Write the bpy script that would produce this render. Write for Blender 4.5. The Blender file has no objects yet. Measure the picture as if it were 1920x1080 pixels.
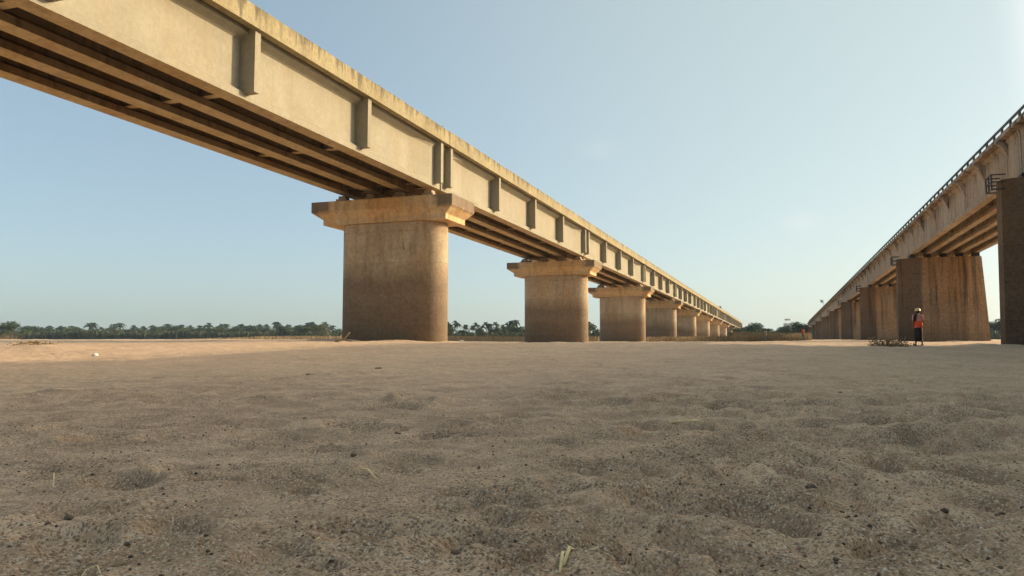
import bpy, bmesh, math, random
import numpy as np
from mathutils import Vector, Matrix, noise as mnoise
R = math.radians
S = bpy.context.scene
col = S.collection
rng = random.Random(7)
EYE = 0.42

# ------------------------------------------------------------------ camera
cam_d = bpy.data.cameras.new('camera'); cam = bpy.data.objects.new('camera', cam_d); col.objects.link(cam)
S.camera = cam
cam_d.sensor_width = 36; cam_d.lens = 36 * 1470 / 1920
cam_d.clip_start = 0.05; cam_d.clip_end = 6000
PITCH, YAW = R(4.357), R(18.943)
cam.location = (0, 0, EYE)
cam.rotation_euler = (R(90) + PITCH, 0, YAW)
S.render.resolution_x, S.render.resolution_y = 1024, 576

# ------------------------------------------------------------------ light
SUN_AZ = R(53.5)      # from +Y towards +X
SUN_EL = R(18.2)
w = bpy.data.worlds.new('World'); S.world = w; w.use_nodes = True
wn = w.node_tree; bg = wn.nodes['Background']
sky = wn.nodes.new('ShaderNodeTexSky'); sky.sky_type = 'NISHITA'; sky.sun_disc = False
sky.sun_elevation = SUN_EL; sky.sun_rotation = SUN_AZ
sky.air_density = 0.8; sky.dust_density = 2.0; sky.ozone_density = 1.0; sky.altitude = 0
hazy = wn.nodes.new('ShaderNodeMix'); hazy.data_type = 'RGBA'; hazy.inputs[0].default_value = 0.45      # thin high haze over the clear sky
wn.links.new(sky.outputs[0], hazy.inputs[6]); hazy.inputs[7].default_value = (1.86, 2.42, 2.40, 1)
# one faint small cloud
tc = wn.nodes.new('ShaderNodeTexCoord'); nz = wn.nodes.new('ShaderNodeTexNoise'); nz.inputs['Scale'].default_value = 22; nz.inputs['Detail'].default_value = 5
mp = wn.nodes.new('ShaderNodeMapping'); mp.inputs['Scale'].default_value = (1, 1, 2.4); wn.links.new(tc.outputs['Generated'], mp.inputs[0]); wn.links.new(mp.outputs[0], nz.inputs['Vector'])
def cloud(prev, az, el, wide, amt, colr):
    v = wn.nodes.new('ShaderNodeVectorMath'); v.operation = 'SUBTRACT'; wn.links.new(tc.outputs['Generated'], v.inputs[0])
    c = (math.sin(az) * math.cos(el), math.cos(az) * math.cos(el), math.sin(el)); v.inputs[1].default_value = c
    m2 = wn.nodes.new('ShaderNodeMapping'); m2.inputs['Scale'].default_value = (1, 1, 2.2); wn.links.new(v.outputs[0], m2.inputs[0])
    ln = wn.nodes.new('ShaderNodeVectorMath'); ln.operation = 'LENGTH'; wn.links.new(m2.outputs[0], ln.inputs[0])
    a = wn.nodes.new('ShaderNodeMath'); a.operation = 'MULTIPLY_ADD'; wn.links.new(nz.outputs[0], a.inputs[0]); a.inputs[1].default_value = wide * 1.6; wn.links.new(ln.outputs['Value'], a.inputs[2])
    rr = wn.nodes.new('ShaderNodeMapRange'); rr.interpolation_type = 'SMOOTHSTEP'; wn.links.new(a.outputs[0], rr.inputs[0])
    rr.inputs[1].default_value = wide * .75; rr.inputs[2].default_value = wide * 1.65; rr.inputs[3].default_value = amt; rr.inputs[4].default_value = 0
    mx = wn.nodes.new('ShaderNodeMix'); mx.data_type = 'RGBA'; wn.links.new(rr.outputs[0], mx.inputs[0]); wn.links.new(prev, mx.inputs[6]); mx.inputs[7].default_value = (*colr, 1)
    return mx.outputs[2]
o1 = cloud(hazy.outputs[2], R(1.6), R(8.6), .036, .32, (4.4, 4.5, 4.6))
o1 = cloud(o1, R(-12.5), R(14.6), .05, .16, (3.5, 3.8, 3.9))
# bright aureole of the hazy sky around the sun (outside the picture to the right)
dt = wn.nodes.new('ShaderNodeVectorMath'); dt.operation = 'DOT_PRODUCT'; wn.links.new(tc.outputs['Generated'], dt.inputs[0])
dt.inputs[1].default_value = (math.sin(SUN_AZ) * math.cos(SUN_EL), math.cos(SUN_AZ) * math.cos(SUN_EL), math.sin(SUN_EL))
mr = wn.nodes.new('ShaderNodeMapRange'); mr.interpolation_type = 'SMOOTHSTEP'; wn.links.new(dt.outputs['Value'], mr.inputs[0])
mr.inputs[1].default_value = .785; mr.inputs[2].default_value = 1.0; mr.inputs[3].default_value = 0; mr.inputs[4].default_value = 1
sc = wn.nodes.new('ShaderNodeVectorMath'); sc.operation = 'SCALE'; sc.inputs[0].default_value = (24, 19.5, 14.5); wn.links.new(mr.outputs[0], sc.inputs['Scale'])
m3 = wn.nodes.new('ShaderNodeMapRange'); m3.interpolation_type = 'SMOOTHSTEP'; wn.links.new(dt.outputs['Value'], m3.inputs[0])
m3.inputs[1].default_value = .05; m3.inputs[2].default_value = .75; m3.inputs[3].default_value = 0; m3.inputs[4].default_value = .5
pale = wn.nodes.new('ShaderNodeMix'); pale.data_type = 'RGBA'; wn.links.new(m3.outputs[0], pale.inputs[0]); wn.links.new(o1, pale.inputs[6]); pale.inputs[7].default_value = (2.9, 3.35, 2.9, 1)
ad = wn.nodes.new('ShaderNodeVectorMath'); ad.operation = 'ADD'; wn.links.new(pale.outputs[2], ad.inputs[0]); wn.links.new(sc.outputs[0], ad.inputs[1])
wn.links.new(ad.outputs[0], bg.inputs[0]); bg.inputs[1].default_value = 0.104
sun_d = bpy.data.lights.new('sun', 'SUN'); sun = bpy.data.objects.new('sun', sun_d); col.objects.link(sun)
sun_d.energy = 2.65; sun_d.angle = R(0.6); sun_d.color = (1.0, 0.79, 0.50)
sd = Vector((math.sin(SUN_AZ) * math.cos(SUN_EL), math.cos(SUN_AZ) * math.cos(SUN_EL), math.sin(SUN_EL)))
sun.rotation_euler = sd.to_track_quat('Z', 'Y').to_euler()
S.view_settings.view_transform = 'Standard'; S.view_settings.look = 'None'
S.view_settings.gamma = 1.0; S.view_settings.exposure = 1.15

# ------------------------------------------------------------------ helpers
def nd(nt, t, **kw):
    n = nt.nodes.new(t)
    for k, v in kw.items():
        if k.startswith('i_'):
            n.inputs[int(k[2:]) if k[2:].isdigit() else k[2:]].default_value = v
        else: setattr(n, k, v)
    return n
def newmat(name, rough=0.9, spec=0.25):
    m = bpy.data.materials.new(name); m.use_nodes = True
    nt = m.node_tree; b = nt.nodes['Principled BSDF']
    b.inputs['Roughness'].default_value = rough
    b.inputs['Specular IOR Level'].default_value = spec
    return m, nt, b
def L(nt, a, b): nt.links.new(a, b)
def ramp(nt, fac, stops):
    r = nt.nodes.new('ShaderNodeValToRGB'); L(nt, fac, r.inputs[0])
    e = r.color_ramp.elements
    while len(e) < len(stops): e.new(0.5)
    for i, (p, c) in enumerate(stops):
        e[i].position = p; e[i].color = (c, c, c, 1) if isinstance(c, (int, float)) else (*c, 1)
    return r.outputs[0]
def noise(nt, vec, scale, detail=4, rough=0.55, vscale=None, dist=0.0):
    if vscale is not None:
        mp = nd(nt, 'ShaderNodeMapping'); L(nt, vec, mp.inputs[0]); mp.inputs['Scale'].default_value = vscale; vec = mp.outputs[0]
    n = nd(nt, 'ShaderNodeTexNoise'); L(nt, vec, n.inputs['Vector'])
    n.inputs['Scale'].default_value = scale; n.inputs['Detail'].default_value = detail
    n.inputs['Roughness'].default_value = rough; n.inputs['Distortion'].default_value = dist
    return n.outputs[0]
def mix(nt, fac, a, b, mode='MIX'):
    m = nd(nt, 'ShaderNodeMix', data_type='RGBA', blend_type=mode)
    for s, v in ((0, fac), (6, a), (7, b)):
        if isinstance(v, (int, float)): m.inputs[s].default_value = v
        elif isinstance(v, tuple): m.inputs[s].default_value = (*v, 1)
        else: L(nt, v, m.inputs[s])
    return m.outputs[2]
def math_(nt, op, a, b=0.0, clamp=False):
    m = nd(nt, 'ShaderNodeMath', operation=op, use_clamp=clamp)
    for s, v in ((0, a), (1, b)):
        if isinstance(v, (int, float)): m.inputs[s].default_value = v
        else: L(nt, v, m.inputs[s])
    return m.outputs[0]
def bump(nt, b, h, strength, dist):
    n = nd(nt, 'ShaderNodeBump'); n.inputs['Strength'].default_value = strength; n.inputs['Distance'].default_value = dist
    L(nt, h, n.inputs['Height']); L(nt, n.outputs[0], b.inputs['Normal']); return n
def plain(name, c, rough=0.8, spec=0.3, var=0.25, scale=6.0, metal=0.0):
    m, nt, b = newmat(name, rough, spec)
    g = nd(nt, 'ShaderNodeNewGeometry').outputs['Position']
    f = noise(nt, g, scale, 4)
    c0 = tuple(x * (1 - var) for x in c); c1 = tuple(min(1, x * (1 + var)) for x in c)
    L(nt, ramp(nt, f, [(0.3, c0), (0.7, c1)]), b.inputs['Base Color'])
    b.inputs['Metallic'].default_value = metal
    return m

def tag(o, label=None, cat=None, group=None, kind=None):
    if label: o['label'] = label
    if cat: o['category'] = cat
    if group: o['group'] = group
    if kind: o['kind'] = kind
    return o
def empty(name, loc=(0, 0, 0), rz=0.0):
    o = bpy.data.objects.new(name, None); col.objects.link(o)
    o.location = loc; o.rotation_euler = (0, 0, rz); o.empty_display_size = 0.2
    return o
def copy_tree(o, parent=None):
    c = o.copy(); col.objects.link(c); c.parent = parent
    for ch in [q for q in bpy.data.objects if q.parent == o]: copy_tree(ch, c)
    return c

class MB:
    def __init__(s): s.v = []; s.f = []
    def add(s, vs, fs):
        n = len(s.v); s.v += [tuple(p) for p in vs]; s.f += [tuple(n + i for i in f) for f in fs]; return s
    def box(s, x0, x1, y0, y1, z0, z1):
        vs = [(x, y, z) for z in (z0, z1) for y in (y0, y1) for x in (x0, x1)]
        return s.add(vs, [(0, 2, 3, 1), (4, 5, 7, 6), (0, 1, 5, 4), (2, 6, 7, 3), (0, 4, 6, 2), (1, 3, 7, 5)])
    def loft(s, rings, cap=True):
        n = len(rings[0]); vs = [p for r in rings for p in r]; fs = []
        for i in range(len(rings) - 1):
            for j in range(n):
                k = (j + 1) % n
                fs.append((i * n + j, i * n + k, (i + 1) * n + k, (i + 1) * n + j))
        if cap: fs.append(tuple(range(n - 1, -1, -1))); fs.append(tuple((len(rings) - 1) * n + j for j in range(n)))
        return s.add(vs, fs)
    def tube(s, pts, rad, n=6, cap=True):
        pts = [Vector(p) for p in pts]
        if isinstance(rad, (int, float)): rad = [rad] * len(pts)
        rings = []
        for i, p in enumerate(pts):
            d = (pts[min(i + 1, len(pts) - 1)] - pts[max(i - 1, 0)]).normalized()
            a = d.cross(Vector((0, 0, 1)))
            if a.length < 1e-3: a = Vector((1, 0, 0))
            a.normalize(); b = d.cross(a)
            rings.append([p + (a * math.cos(2 * math.pi * k / n) + b * math.sin(2 * math.pi * k / n)) * rad[i] for k in range(n)])
        return s.loft(rings, cap)
    def blob(s, c, r, seed, sub=1, amp=0.3, sc=(1, 1, 1)):
        bm = bmesh.new(); bmesh.ops.create_icosphere(bm, subdivisions=sub, radius=1)
        vs = []
        for v in bm.verts:
            k = 1 + amp * mnoise.noise(v.co * 1.4 + Vector((seed * 3.1, seed * 1.7, seed)))* 2
            vs.append((c[0] + v.co.x * k * r * sc[0], c[1] + v.co.y * k * r * sc[1], c[2] + v.co.z * k * r * sc[2]))
        fs = [tuple(v.index for v in f.verts) for f in bm.faces]; bm.free()
        return s.add(vs, fs)
    def mesh(s, name, mat, smooth=False, recalc=True):
        me = bpy.data.meshes.new(name); me.from_pydata(s.v, [], s.f)
        if recalc:
            bm = bmesh.new(); bm.from_mesh(me); bmesh.ops.recalc_face_normals(bm, faces=bm.faces); bm.to_mesh(me); bm.free()
        me.materials.append(mat)
        if smooth: me.polygons.foreach_set('use_smooth', [True] * len(me.polygons))
        return me
    def build(s, name, mat, parent=None, smooth=False, bevel=0, recalc=True, loc=None):
        o = bpy.data.objects.new(name, s.mesh(name, mat, smooth, recalc)); col.objects.link(o)
        if parent: o.parent = parent
        if loc: o.location = loc
        if bevel:
            m = o.modifiers.new('bevel', 'BEVEL'); m.width = bevel; m.segments = 2; m.limit_method = 'ANGLE'; m.angle_limit = R(40)
        return o
def link(name, me, parent, loc):
    o = bpy.data.objects.new(name, me); col.objects.link(o); o.parent = parent; o.location = loc; return o

# pixel (of the 1920x1080 photo) to ground, used once to look up real places
Fv = Vector((-math.sin(YAW) * math.cos(PITCH), math.cos(YAW) * math.cos(PITCH), math.sin(PITCH)))
Rv = Vector((math.cos(YAW), math.sin(YAW), 0)); Uv = Rv.cross(Fv)

# ------------------------------------------------------------------ terrain height
rs = np.random.RandomState(3)
_perm = rs.rand(256, 256)
def vnoise(x, y, seed=0):
    x = x + seed * 17.3; y = y + seed * 31.7
    xi = np.floor(x).astype(int); yi = np.floor(y).astype(int); fx = x - xi; fy = y - yi
    fx = fx * fx * (3 - 2 * fx); fy = fy * fy * (3 - 2 * fy)
    g = lambda a, b: _perm[a % 256, b % 256]
    return (g(xi, yi) * (1 - fx) + g(xi + 1, yi) * fx) * (1 - fy) + (g(xi, yi + 1) * (1 - fx) + g(xi + 1, yi + 1) * fx) * fy - 0.5
def sstep(a, b, x):
    t = np.clip((x - a) / (b - a), 0, 1); return t * t * (3 - 2 * t)
PD = [-60, 0, 5, 10, 15, 18, 20, 26, 31, 36, 45, 60, 100, 200, 320]
PL = [-.42, -.43, -.44, -.45, -.47, -.46, -.40, -.20, -.12, -.085, -.06, -.03, -.0, 0, 0]
PC = [-.42, -.43, -.44, -.45, -.44, -.42, -.38, -.20, -.135, -.155, -.21, -.25, -.27, -.20, -.1]
PR = [-.42, -.43, -.44, -.45, -.42, -.38, -.36, -.285, -.25, -.27, -.22, -.12, -.06, 0, 0]
def base_rel(X, Y):
    D = -math.sin(YAW) * X + math.cos(YAW) * Y
    La = math.cos(YAW) * X + math.sin(YAW) * Y
    a = La / np.maximum(np.abs(D), 1.5)
    wl = 1 - sstep(-.16, -.05, a); wr = sstep(.26, .42, a)
    z = np.interp(D, PD, PL) * wl + np.interp(D, PD, PR) * wr + np.interp(D, PD, PC) * (1 - wl - wr)
    Dp = np.where(D > 0, D, 0)
    lin = .0102 * np.minimum(Dp, 330) + .002 * np.maximum(Dp - 330, 0)
    return z + lin
def px_ground(x, y):
    d = (Fv + Rv * ((x - 960) / 1470) - Uv * ((y - 540) / 1470))
    t0, t1 = 0.3, 0.3
    f = lambda t: t * d.z - float(base_rel(np.array(t * d.x), np.array(t * d.y)))
    while f(t1) > 0 and t1 < 400: t0 = t1; t1 *= 1.04
    for _ in range(30):
        m = (t0 + t1) / 2
        if f(m) > 0: t0 = m
        else: t1 = m
    return t0 * d.x, t0 * d.y
# footprints: (px x, px y, length m, depth m)
FP = [(235, 900, .26, .022), (330, 875, .22, .02), (400, 897, .2, .014), (530, 888, .2, .014), (440, 868, .15, .012), (600, 868, .18, .012),
      (945, 940, .22, .02), (1010, 915, .24, .024), (1080, 880, .2, .018), (1420, 900, .2, .022), (1545, 925, .24, .03), (1610, 955, .2, .02),
      (1270, 958, .26, .03), (1240, 932, .16, .018), (1335, 915, .16, .015), (1620, 873, .2, .018), (1715, 893, .26, .028), (1760, 880, .2, .016),
      (1812, 903, .2, .022), (1690, 855, .26, .022), (1640, 848, .22, .018), (1550, 965, .2, .018), (1380, 960, .22, .02), (1450, 985, .2, .02),
      (1190, 985, .24, .022), (1350, 845, .26, .02), (1240, 860, .2, .014), (1480, 802, .3, .018), (1410, 800, .28, .018), (1530, 765, .3, .018),
      (1580, 830, .3, .02), (1700, 830, .34, .018), (1480, 770, .3, .014), (1850, 765, .3, .016), (1250, 770, .3, .014), (1760, 790, .3, .016),
      (1070, 870, .2, .014), (620, 840, .24, .012), (760, 858, .22, .012), (500, 815, .3, .014), (1110, 790, .3, .014), (960, 775, .3, .012),
      (1350, 1035, .18, .018), (700, 1010, .2, .018), (330, 1000, .18, .014), (1860, 960, .2, .012), (150, 960, .2, .01), (1180, 820, .26, .014)]
fps = []
for (px, py, ln, dp) in FP:
    X, Y = px_ground(px, py); fps.append((X, Y, ln * 1.05, dp, rng.uniform(-.9, .9)))
for k in range(170):
    px = 960 + 900 * (rng.random() ** .6) if k % 4 else rng.uniform(50, 1900); py = rng.uniform(668, 830)
    X, Y = px_ground(px, py); fps.append((X, Y, rng.uniform(.2, .36), rng.uniform(.014, .036), rng.uniform(-1.5, 1.5)))
MX, MY = px_ground(85, 653)
PIERS = [(-18.4, 35.3 + 29.9 * k, 3.2, 1.4) for k in range(0, 6)] + [(11.6, 37.0 + 30.75 * k, 3.6, 1.4) for k in range(0, 6)]
for k in range(200):
    px = rng.uniform(20, 1900) if k % 3 == 0 else rng.uniform(850, 1915); py = rng.uniform(735, 1075)
    X, Y = px_ground(px, py); fps.append((X, Y, rng.uniform(.09, .19), rng.uniform(.005, .013), rng.uniform(-1.5, 1.5)))
def height(X, Y):
    z = base_rel(X, Y) + .11 * np.exp(-(((X - MX) / 1.5) ** 2 + ((Y - MY) / 1.0) ** 2))
    for (qx, qy, wx, wy) in PIERS:
        m = (np.abs(X - qx) < wx + 3) & (np.abs(Y - qy) < wy + 3)
        if not np.any(m): continue
        e = np.hypot(np.maximum(np.abs(X[m] - qx) - wx, 0), np.maximum(np.abs(Y[m] - qy) - wy, 0))
        z[m] = z[m] + (.04 + .16 * vnoise(X[m] * .9, Y[m] * .9, 30)) * np.exp(-(e / .9) ** 2)
    r = np.hypot(X, Y)
    D = -math.sin(YAW) * X + math.cos(YAW) * Y; La = math.cos(YAW) * X + math.sin(YAW) * Y
    rough = .55 + .45 * sstep(-.25, .25, La / np.maximum(np.abs(D), 1.0))
    far = 1.0 + 1.2 * sstep(25, 120, r)
    z = z + far * (.05 * vnoise(X * .21, Y * .21, 1) + .05 * vnoise(X * .55, Y * .55, 2) * rough)
    z = z + rough * (.055 * vnoise(X * 1.5 + .8 * vnoise(X, Y, 8), Y * 1.9, 3) + .034 * vnoise(X * 3.6 + vnoise(X * 2, Y * 2, 9), Y * 4.2, 4))
    z = z + .016 * vnoise(X * 8, Y * 9, 5) + .008 * vnoise(X * 21, Y * 21, 6) + .0032 * vnoise(X * 60, Y * 60, 7) + .0022 * vnoise(X * 130, Y * 130, 10)
    ch = sstep(-.12, .22, vnoise(X * .9, Y * .9, 13)) * sstep(14, 6, r) if False else np.clip((vnoise(X * .9, Y * .9, 13) + .12) / .34, 0, 1)
    z = z + ch * (.014 * np.abs(vnoise(X * 11 + 2 * vnoise(X * 5, Y * 5, 15), Y * 12, 14)) + .008 * vnoise(X * 27, Y * 27, 16))
    fz = np.zeros_like(z)
    for (fx, fy, ln, dp, an) in fps:
        m = (np.abs(X - fx) < ln * 1.6) & (np.abs(Y - fy) < ln * 1.6)
        if not np.any(m): continue
        dx = X[m] - fx; dy = Y[m] - fy; c, s_ = math.cos(an), math.sin(an)
        u = (dx * c + dy * s_) / (ln * .5); v = (-dx * s_ + dy * c) / (ln * .33)
        q = np.sqrt(u * u + v * v) + .30 * vnoise(X[m] * 1.6 / ln, Y[m] * 1.6 / ln, 11)
        fz[m] += 2.1 * dp * (-1.15 * np.exp(-(q * .93) ** 6) + .40 * np.exp(-((q - 1.5) / .45) ** 2))
    lim = np.clip(.017 + .0075 * r, .026, .07)
    return z + lim * np.tanh(fz / lim) + EYE
def hz(x, y): return float(height(np.array([float(x)]), np.array([float(y)]))[0])
def bz(x, y): return float(base_rel(np.array([float(x)]), np.array([float(y)]))[0]) + EYE

# ------------------------------------------------------------------ materials
def sand_mat():
    m, nt, b = newmat('sand', .97, .12)
    P = nd(nt, 'ShaderNodeNewGeometry').outputs['Position']
    big = noise(nt, P, .35, 5, .6); mid = noise(nt, P, 2.6, 5, .65, dist=.4); sm = noise(nt, P, 14, 4, .7)
    base = ramp(nt, big, [(.30, (.65, .445, .285)), (.52, (.76, .53, .35)), (.72, (.81, .575, .385))])
    dirt = ramp(nt, mid, [(.40, 1.0), (.60, 0.0)])
    ds = nd(nt, 'ShaderNodeVectorMath', operation='DISTANCE'); L(nt, P, ds.inputs[0]); ds.inputs[1].default_value = (-2.0, .8, 0)
    near = math_(nt, 'ADD', ds.outputs['Value'], math_(nt, 'MULTIPLY', math_(nt, 'SUBTRACT', noise(nt, P, .45, 4), .5), 7))
    grit = ramp(nt, math_(nt, 'DIVIDE', near, 20), [(.20, 1.0), (.50, 0.0)])      # coarse gritty patch of the riverbed
    base = mix(nt, math_(nt, 'MULTIPLY', dirt, math_(nt, 'ADD', .26, math_(nt, 'MULTIPLY', grit, .38))), base, (.27, .18, .118))
    base = mix(nt, math_(nt, 'MULTIPLY', grit, .10), base, (.40, .27, .165))
    base = mix(nt, ramp(nt, sm, [(.38, .42), (.55, 0.0)]), base, (.36, .24, .15))
    # sand grains of different colours
    vor = nd(nt, 'ShaderNodeTexVoronoi'); L(nt, P, vor.inputs['Vector']); vor.inputs['Scale'].default_value = 210
    sep = nd(nt, 'ShaderNodeSeparateColor'); L(nt, vor.outputs['Color'], sep.inputs[0])
    base = mix(nt, ramp(nt, sep.outputs[0], [(.76, 0.0), (.84, .6)]), base, (.17, .125, .09))
    base = mix(nt, ramp(nt, sep.outputs[1], [(.82, 0.0), (.88, .6)]), base, (.80, .69, .54))
    vor2 = nd(nt, 'ShaderNodeTexVoronoi'); L(nt, P, vor2.inputs['Vector']); vor2.inputs['Scale'].default_value = 150
    sep2 = nd(nt, 'ShaderNodeSeparateColor'); L(nt, vor2.outputs['Color'], sep2.inputs[0])
    patch = ramp(nt, noise(nt, P, 1.7, 3), [(.45, 0.0), (.62, 1.0)])
    f2 = math_(nt, 'MULTIPLY', ramp(nt, sep2.outputs[0], [(.77, 0.0), (.83, .7)]), math_(nt, 'MULTIPLY', math_(nt, 'ADD', patch, .35), math_(nt, 'ADD', grit, .1), True))
    base = mix(nt, f2, base, (.15, .11, .08))
    L(nt, base, b.inputs['Base Color'])
    h = math_(nt, 'ADD', math_(nt, 'MULTIPLY', vor.outputs['Distance'], -.6), math_(nt, 'MULTIPLY', noise(nt, P, 55, 5, .7), 1.8))
    bump(nt, b, h, .8, .006)
    return m
M = {}
M['sand'] = sand_mat()

def concrete(name, c0, c1, stain, dark, streak=.5, stainamt=.5, flood=None, algae=None, form=True, blot=.25, rot=(1, 1, .12)):
    """aged concrete: cloudy tone, rust/mud patches, vertical streaks, optional flood line (height, colour)"""
    m, nt, b = newmat(name, .88, .2)
    P = nd(nt, 'ShaderNodeNewGeometry').outputs['Position']
    a = noise(nt, P, .55, 6, .62)
    c = ramp(nt, a, [(.3, c0), (.7, c1)])
    f = noise(nt, P, .42, 5, .6, (1, 1, .45), .8)
    c = mix(nt, math_(nt, 'MULTIPLY', ramp(nt, f, [(.46, 0.0), (.64, 1.0)]), stainamt), c, stain)
    s1 = noise(nt, P, 2.2, 5, .65, rot, .3)
    c = mix(nt, math_(nt, 'MULTIPLY', ramp(nt, s1, [(.50, 0.0), (.68, 1.0)]), streak), c, dark)
    if flood:
        z0, fc, amt = flood
        sp = nd(nt, 'ShaderNodeSeparateXYZ'); L(nt, P, sp.inputs[0])
        zz = math_(nt, 'ADD', sp.outputs[2], math_(nt, 'MULTIPLY', math_(nt, 'SUBTRACT', noise(nt, P, .5, 4), .5), 1.6))
        k = ramp(nt, math_(nt, 'DIVIDE', zz, 8.0), [((z0 - .8) / 8, amt), ((z0 + .3) / 8, 0.0)])
        c = mix(nt, k, c, fc)
        z2 = math_(nt, 'ADD', sp.outputs[2], math_(nt, 'MULTIPLY', math_(nt, 'SUBTRACT', noise(nt, P, .9, 4), .5), 1.3))
        k2 = ramp(nt, math_(nt, 'DIVIDE', z2, 8.0), [((z0 - 2.3) / 8, amt * .6), ((z0 - 1.4) / 8, 0.0)])
        c = mix(nt, k2, c, tuple(x * .72 for x in fc))
    if algae:
        z0, z1, ac, amt = algae
        sp = nd(nt, 'ShaderNodeSeparateXYZ'); L(nt, P, sp.inputs[0])
        n_ = noise(nt, P, 2.4, 5, .7, (1, 1, .16))
        g = nd(nt, 'ShaderNodeMapRange'); L(nt, sp.outputs[2], g.inputs[0]); g.inputs[1].default_value = z0; g.inputs[2].default_value = z1
        k = math_(nt, 'MULTIPLY', ramp(nt, math_(nt, 'ADD', n_, math_(nt, 'MULTIPLY', g.outputs[0], .22)), [(.60, 0.0), (.74, 1.0)]), amt)
        c = mix(nt, k, c, ac)
    sm = noise(nt, P, 7, 5, .7)
    c = mix(nt, blot, c, ramp(nt, sm, [(.3, .12), (.7, .88)]), 'OVERLAY')
    if flood:
        sj = nd(nt, 'ShaderNodeSeparateXYZ'); L(nt, P, sj.inputs[0])
        fr = math_(nt, 'FRACT', math_(nt, 'DIVIDE', math_(nt, 'ADD', sj.outputs[2], math_(nt, 'MULTIPLY', noise(nt, P, 3, 2), .05)), 1.53))
        jn = math_(nt, 'MULTIPLY', math_(nt, 'LESS_THAN', fr, .022), ramp(nt, noise(nt, P, 1.1, 3), [(.4, .05), (.6, .5)]))
        c = mix(nt, jn, c, tuple(x * .45 for x in c0))
        lev = math_(nt, 'FRACT', math_(nt, 'MULTIPLY', math_(nt, 'FLOOR', math_(nt, 'DIVIDE', sj.outputs[2], 1.53)), .618))
        c = mix(nt, .13, c, ramp(nt, lev, [(0, .25), (1, .75)]), 'OVERLAY')
    bl = ramp(nt, noise(nt, P, 1.5, 3, .6, (1, 1, .38), .6), [(.69, 0.0), (.72, .55)])
    c = mix(nt, math_(nt, 'MULTIPLY', bl, 1.0 if flood else 0.0), c, tuple(x * .35 for x in c0))
    pit = ramp(nt, noise(nt, P, 26, 2, .5), [(.74, 0.0), (.80, .4)])
    c = mix(nt, pit, c, tuple(x * .4 for x in c0))
    L(nt, c, b.inputs['Base Color'])
    hh = math_(nt, 'ADD', noise(nt, P, 18, 5, .65), math_(nt, 'MULTIPLY', noise(nt, P, 1.3, 3, .5, (1, 1, .3)), 1.8))
    bump(nt, b, hh, .22, .015)
    return m
M['girder'] = concrete('girder_concrete', (.28, .25, .18), (.34, .305, .225), (.30, .225, .125), (.20, .165, .11), .22, .3, blot=.14)
M['fascia'] = concrete('fascia_concrete', (.27, .225, .125), (.34, .285, .165), (.25, .185, .09), (.12, .10, .065), .35, .5, algae=(10.45, 11.35, (.075, .06, .04), .7), blot=.3)
M['soffit'] = concrete('deck_soffit_concrete', (.41, .315, .18), (.49, .385, .225), (.38, .25, .115), (.22, .14, .07), .5, .6)
M['pier'] = concrete('pier_concrete', (.38, .285, .18), (.52, .41, .27), (.42, .26, .12), (.17, .12, .08), .45, .55, flood=(4.3, (.19, .13, .08), .8), blot=.3)
M['old'] = concrete('old_concrete', (.35, .275, .20), (.44, .36, .265), (.34, .225, .12), (.11, .082, .06), .75, .55, blot=.35, rot=(1, 1, .07), algae=(8.3, 10.3, (.075, .058, .045), .8))
M['oldpier'] = concrete('old_pier_concrete', (.27, .185, .11), (.365, .255, .15), (.34, .18, .07), (.085, .06, .045), .95, .7, flood=(4.0, (.26, .18, .11), .55), blot=.4, rot=(1, 1, .05))

def cap_mat():
    m = concrete('pier_cap_concrete', (.56, .40, .21), (.64, .48, .28), (.58, .31, .11), (.30, .17, .08), .6, .8, blot=.3)
    nt = m.node_tree; b = nt.nodes['Principled BSDF']
    src = b.inputs['Base Color'].links[0].from_socket
    T = nd(nt, 'ShaderNodeTexCoord').outputs['Object']; sp = nd(nt, 'ShaderNodeSeparateXYZ'); L(nt, T, sp.inputs[0])
    P = nd(nt, 'ShaderNodeNewGeometry').outputs['Position']
    ax = math_(nt, 'ADD', math_(nt, 'ABSOLUTE', sp.outputs[0]), math_(nt, 'MULTIPLY', math_(nt, 'SUBTRACT', noise(nt, P, 1.6, 4), .5), .9))
    e = ramp(nt, math_(nt, 'DIVIDE', ax, 4.0), [(.68, 0.0), (.76, .78)])
    up = ramp(nt, math_(nt, 'ADD', sp.outputs[2], math_(nt, 'MULTIPLY', noise(nt, P, 2.5, 3), .3)), [(.66, 0.0), (.86, 1.0)])
    L(nt, mix(nt, math_(nt, 'MULTIPLY', e, up), src, (.11, .09, .07)), b.inputs['Base Color'])
    return m
M['cap'] = cap_mat()
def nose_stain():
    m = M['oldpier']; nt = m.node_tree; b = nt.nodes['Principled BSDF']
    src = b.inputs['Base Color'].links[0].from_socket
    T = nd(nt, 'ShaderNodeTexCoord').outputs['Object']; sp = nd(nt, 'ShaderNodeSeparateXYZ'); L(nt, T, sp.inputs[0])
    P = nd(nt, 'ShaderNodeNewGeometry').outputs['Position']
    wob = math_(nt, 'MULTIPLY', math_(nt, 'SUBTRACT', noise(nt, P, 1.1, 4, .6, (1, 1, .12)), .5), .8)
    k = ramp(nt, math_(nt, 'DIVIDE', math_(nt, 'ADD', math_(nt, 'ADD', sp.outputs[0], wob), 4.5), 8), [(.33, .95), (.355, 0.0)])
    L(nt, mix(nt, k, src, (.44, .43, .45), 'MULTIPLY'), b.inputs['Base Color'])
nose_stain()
M['pad'] = plain('bearing_pedestal', (.34, .27, .18), var=.2)
M['steel'] = plain('dark_weathered_steel', (.06, .055, .05), .6, .4)
M['railpaint'] = plain('old_painted_railing', (.085, .095, .075), .7, .3)
M['deadwood'] = plain('dry_wood', (.30, .22, .14))
M['straw'] = plain('dry_straw', (.85, .68, .38), var=.15, scale=60)
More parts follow.
